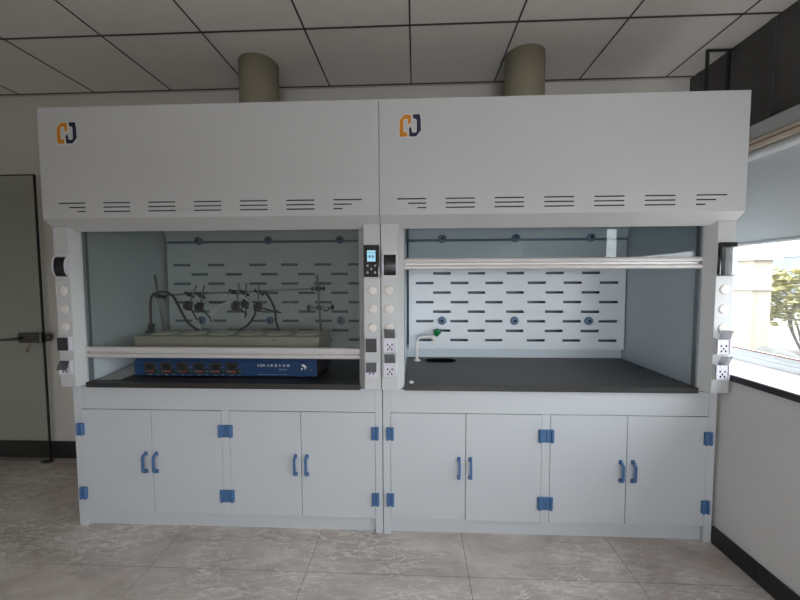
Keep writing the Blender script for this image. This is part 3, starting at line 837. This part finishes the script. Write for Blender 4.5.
# ================================================================== CONTENTS OF THE RIGHT HOOD
tp = thing('water_tap', (1.994, .575, ZW), 'white gooseneck water tap with green knob on the right worktop', 'tap')
bm = nb(); lathe(bm, [(.001, 0), (.028, 0), (.028, .004), (.018, .009), (.014, .016), (.001, .016)], (1.994, .575, ZW), 'z', 24); obj('tap_base', bm, M['tap'], tp)
bm = nb(); tube(bm, [(1.994, .575, ZW+.014), (1.993, .575, .96), (1.993, .575, 1.0), (2.004, .575, 1.026), (2.03, .575, 1.038), (2.07, .575, 1.038), (2.100, .575, 1.038)], .0095, 14); obj('spout_pipe', bm, M['tap'], tp)
bm = nb(); cyl(bm, (2.112, .575, 1.046), (2.112, .575, 1.012), .014, 16); cyl(bm, (2.112, .575, 1.012), (2.112, .575, .978), .010, 14, .006)
cyl(bm, (2.095, .575, 1.038), (2.112, .575, 1.038), .012, 14); cyl(bm, (2.114, .575, 1.04), (2.126, .571, 1.056), .010, 14); obj('nozzle', bm, M['tap'], tp)
bm = nb()
d = Vector((.50, -.1, .62)).normalized(); p = Vector((2.122, .572, 1.052))
cyl(bm, p, p + d*.046, .021, 8, .024)
obj('tap_knob', bm, M['green'], tp, .003)
bm = nb(); lathe(bm, [(.001, 0), (.012, 0), (.012, .008), (.010, .010), (.001, .010)], (1.960, .020, ZW), 'z', 20)
tag(obj('bottle_cap', bm, M['white'], origin=(1.96, .02, ZW)), 'tiny white cap at the front left corner of the right worktop', 'cap')

# ================================================================== OUTSIDE THE WINDOW
ZG = -.35
struct('ground', bx(4.2, 90, -40, 60, ZG-.1, ZG), M['stone'])
def building(name, label, x0, x1, y0, y1, z1, m, ledges=()):
    b = thing(name, ((x0+x1)/2, (y0+y1)/2, ZG), label, 'building')
    obj('wall', bx(x0, x1, y0, y1, ZG, z1), m, b)
    for z in ledges: obj('ledge', bx(x0-.06, x1, y0-.06, y1+.06, z, z+.06), m, b)
    obj('roof_edge', bx(x0-.1, x1+.1, y0-.1, y1+.1, z1, z1+.08), m, b)
    return b
building('garden_wall', 'cream rendered wall standing outside the window', 9.2, 9.6, 6.05, 22, 1.84, M['cream'], (1.2,))
building('house', 'taller cream building rising behind the garden wall', 12.5, 15, 12.65, 30, 4.5, M['cream'], (2.3,))
building('warehouse', 'distant blue grey building on the skyline outside', 34, 46, 20, 60, 3.3, M['bluegrey'])
def shrub(name, label, c, r, h, n, m, cat):
    t = thing(name, (c[0], c[1], ZG), label, cat)
    bm = nb(); rr = random.Random(int(c[1]*10))
    for k in range(n):
        th, ph, q = rr.uniform(0, 2*PI), math.acos(rr.uniform(-.6, 1)), rr.uniform(.55, 1)
        p = Vector((c[0]+r*q*math.sin(ph)*math.cos(th), c[1]+r*1.3*q*math.sin(ph)*math.sin(th), ZG+h*.55+h*.45*q*math.cos(ph)))
        R = Matrix.Rotation(rr.uniform(0, 6), 3, 'Z') @ Matrix.Rotation(rr.uniform(-1, 1), 3, 'X')
        s = rr.uniform(.07, .13)
        a, b, cc, dd = (p + R @ Vector(v) for v in ((-s, 0, 0), (0, -s*.5, .02), (s, 0, 0), (0, s*.5, .02)))
        bm.faces.new([bm.verts.new(v) for v in (a, b, cc, dd)])
    obj('foliage', bm, m, t)
    bm = nb()
    for k in range(6): tube(bm, [(c[0], c[1], ZG), (c[0]+rr.uniform(-.2, .2), c[1]+rr.uniform(-.3, .3), ZG+h*.4), (c[0]+rr.uniform(-.5, .5)*r, c[1]+rr.uniform(-.6, .6)*r, ZG+h*.75)], [.03]*6+[.02]*7 if False else .022, 6)
    obj('stem', bm, M['stone'], t)
shrub('shrub', 'yellow green shrub outside beyond the window', (11.2, 6.9, 0), .95, 2.15, 1500, M['leaf'], 'shrub')
shrub('shrub', 'second yellow green shrub farther right outside', (11.0, 4.2, 0), .9, 2.2, 1200, M['leaf'], 'shrub')
for (x, y, s, lab) in ((8.0, 4.3, .4, 'grey boulder below the shrub outside'), (7.6, 2.2, .3, 'smaller grey boulder on the paving outside')):
    bm = nb(); bmesh.ops.create_icosphere(bm, subdivisions=3, radius=1)
    rr = random.Random(int(x*7))
    for v in bm.verts: v.co *= 1 + .12*math.sin(v.co.x*5+rr.random()*.5) + .1*math.sin(v.co.y*6+1)
    for v in bm.verts: v.co = Vector((x+v.co.x*s*1.2, y+v.co.y*s*2., ZG+max(0, v.co.z+.6)*s*.9))
    tag(obj('boulder', bm, M['rock'], origin=(x, y, ZG)), lab, 'rock')

# ================================================================== LIGHT
w = bpy.data.worlds.new('world'); scene.world = w; w.use_nodes = True
N, L = w.node_tree.nodes, w.node_tree.links
bg = N['Background']; bg.inputs['Strength'].default_value = 1.0
tc = N.new('ShaderNodeTexCoord'); sx = N.new('ShaderNodeSeparateXYZ'); L.new(tc.outputs['Generated'], sx.inputs[0])
cr = N.new('ShaderNodeValToRGB'); L.new(sx.outputs['Z'], cr.inputs['Fac'])
cr.color_ramp.elements[0].position = 0; cr.color_ramp.elements[0].color = (.92, .955, 1, 1)
cr.color_ramp.elements[1].position = .8; cr.color_ramp.elements[1].color = (.84, .92, 1, 1)
L.new(cr.outputs['Color'], bg.inputs['Color'])
SKY = 6.0
bg.inputs['Strength'].default_value = SKY

def portal(name, loc, rot, sx, sy):
    l = bpy.data.lights.new(name, 'AREA'); l.shape = 'RECTANGLE'; l.size = sx; l.size_y = sy
    l.cycles.is_portal = True
    o = bpy.data.objects.new(name, l); COL.objects.link(o); o.location = loc; o.rotation_euler = rot
portal('daylight_side', (XR+.10, (YF+YB)/2, 1.62), (0, PI/2, 0), 1.25, YB-YF)
portal('daylight_added_rear', (2.65, YF-.10, 1.05), (PI/2, 0, 0), 2.3, 1.4)  # guides sky light through the added rear opening

sun = bpy.data.lights.new('sun', 'SUN'); sun.energy = 3.0; sun.color = (1, .93, .86); sun.angle = math.radians(2)
so = bpy.data.objects.new('sun', sun); COL.objects.link(so); so.location = (12, -2, 20)
so.rotation_euler = Vector((-math.cos(math.radians(66)), .06, -math.sin(math.radians(66)))).to_track_quat('-Z', 'Y').to_euler()

# ================================================================== CAMERA
cam = bpy.data.cameras.new('camera'); co = bpy.data.objects.new('camera', cam); COL.objects.link(co)
cam.sensor_fit = 'HORIZONTAL'; cam.sensor_width = 36; cam.lens = 358.1/800*36
cam.clip_start = .02; cam.clip_end = 300
yaw, pit, rol = .0433, -.0558, -.0033
Rz = Matrix.Rotation(yaw, 3, 'Z')
fw = Vector((0, math.cos(pit), math.sin(pit))); up = Vector((0, -math.sin(pit), math.cos(pit))); r = Vector((1, 0, 0))
c, s = math.cos(rol), math.sin(rol)
r2 = Rz @ (c*r + s*up); u2 = Rz @ (-s*r + c*up); f2 = Rz @ fw
co.matrix_world = Matrix(((r2.x, u2.x, -f2.x, 1.984), (r2.y, u2.y, -f2.y, -1.9563), (r2.z, u2.z, -f2.z, 1.4431), (0, 0, 0, 1)))
scene.camera = co
vs_ = scene.view_settings
vs_.view_transform = 'Standard'; vs_.look = 'None'; vs_.gamma = 1; vs_.use_curve_mapping = False
vs_.exposure = 0.6
scene.cycles.max_bounces = 10; scene.cycles.diffuse_bounces = 5; scene.cycles.transparent_max_bounces = 16
scene.cycles.caustics_reflective = False; scene.cycles.caustics_refractive = False
scene.cycles.sample_clamp_indirect = 4
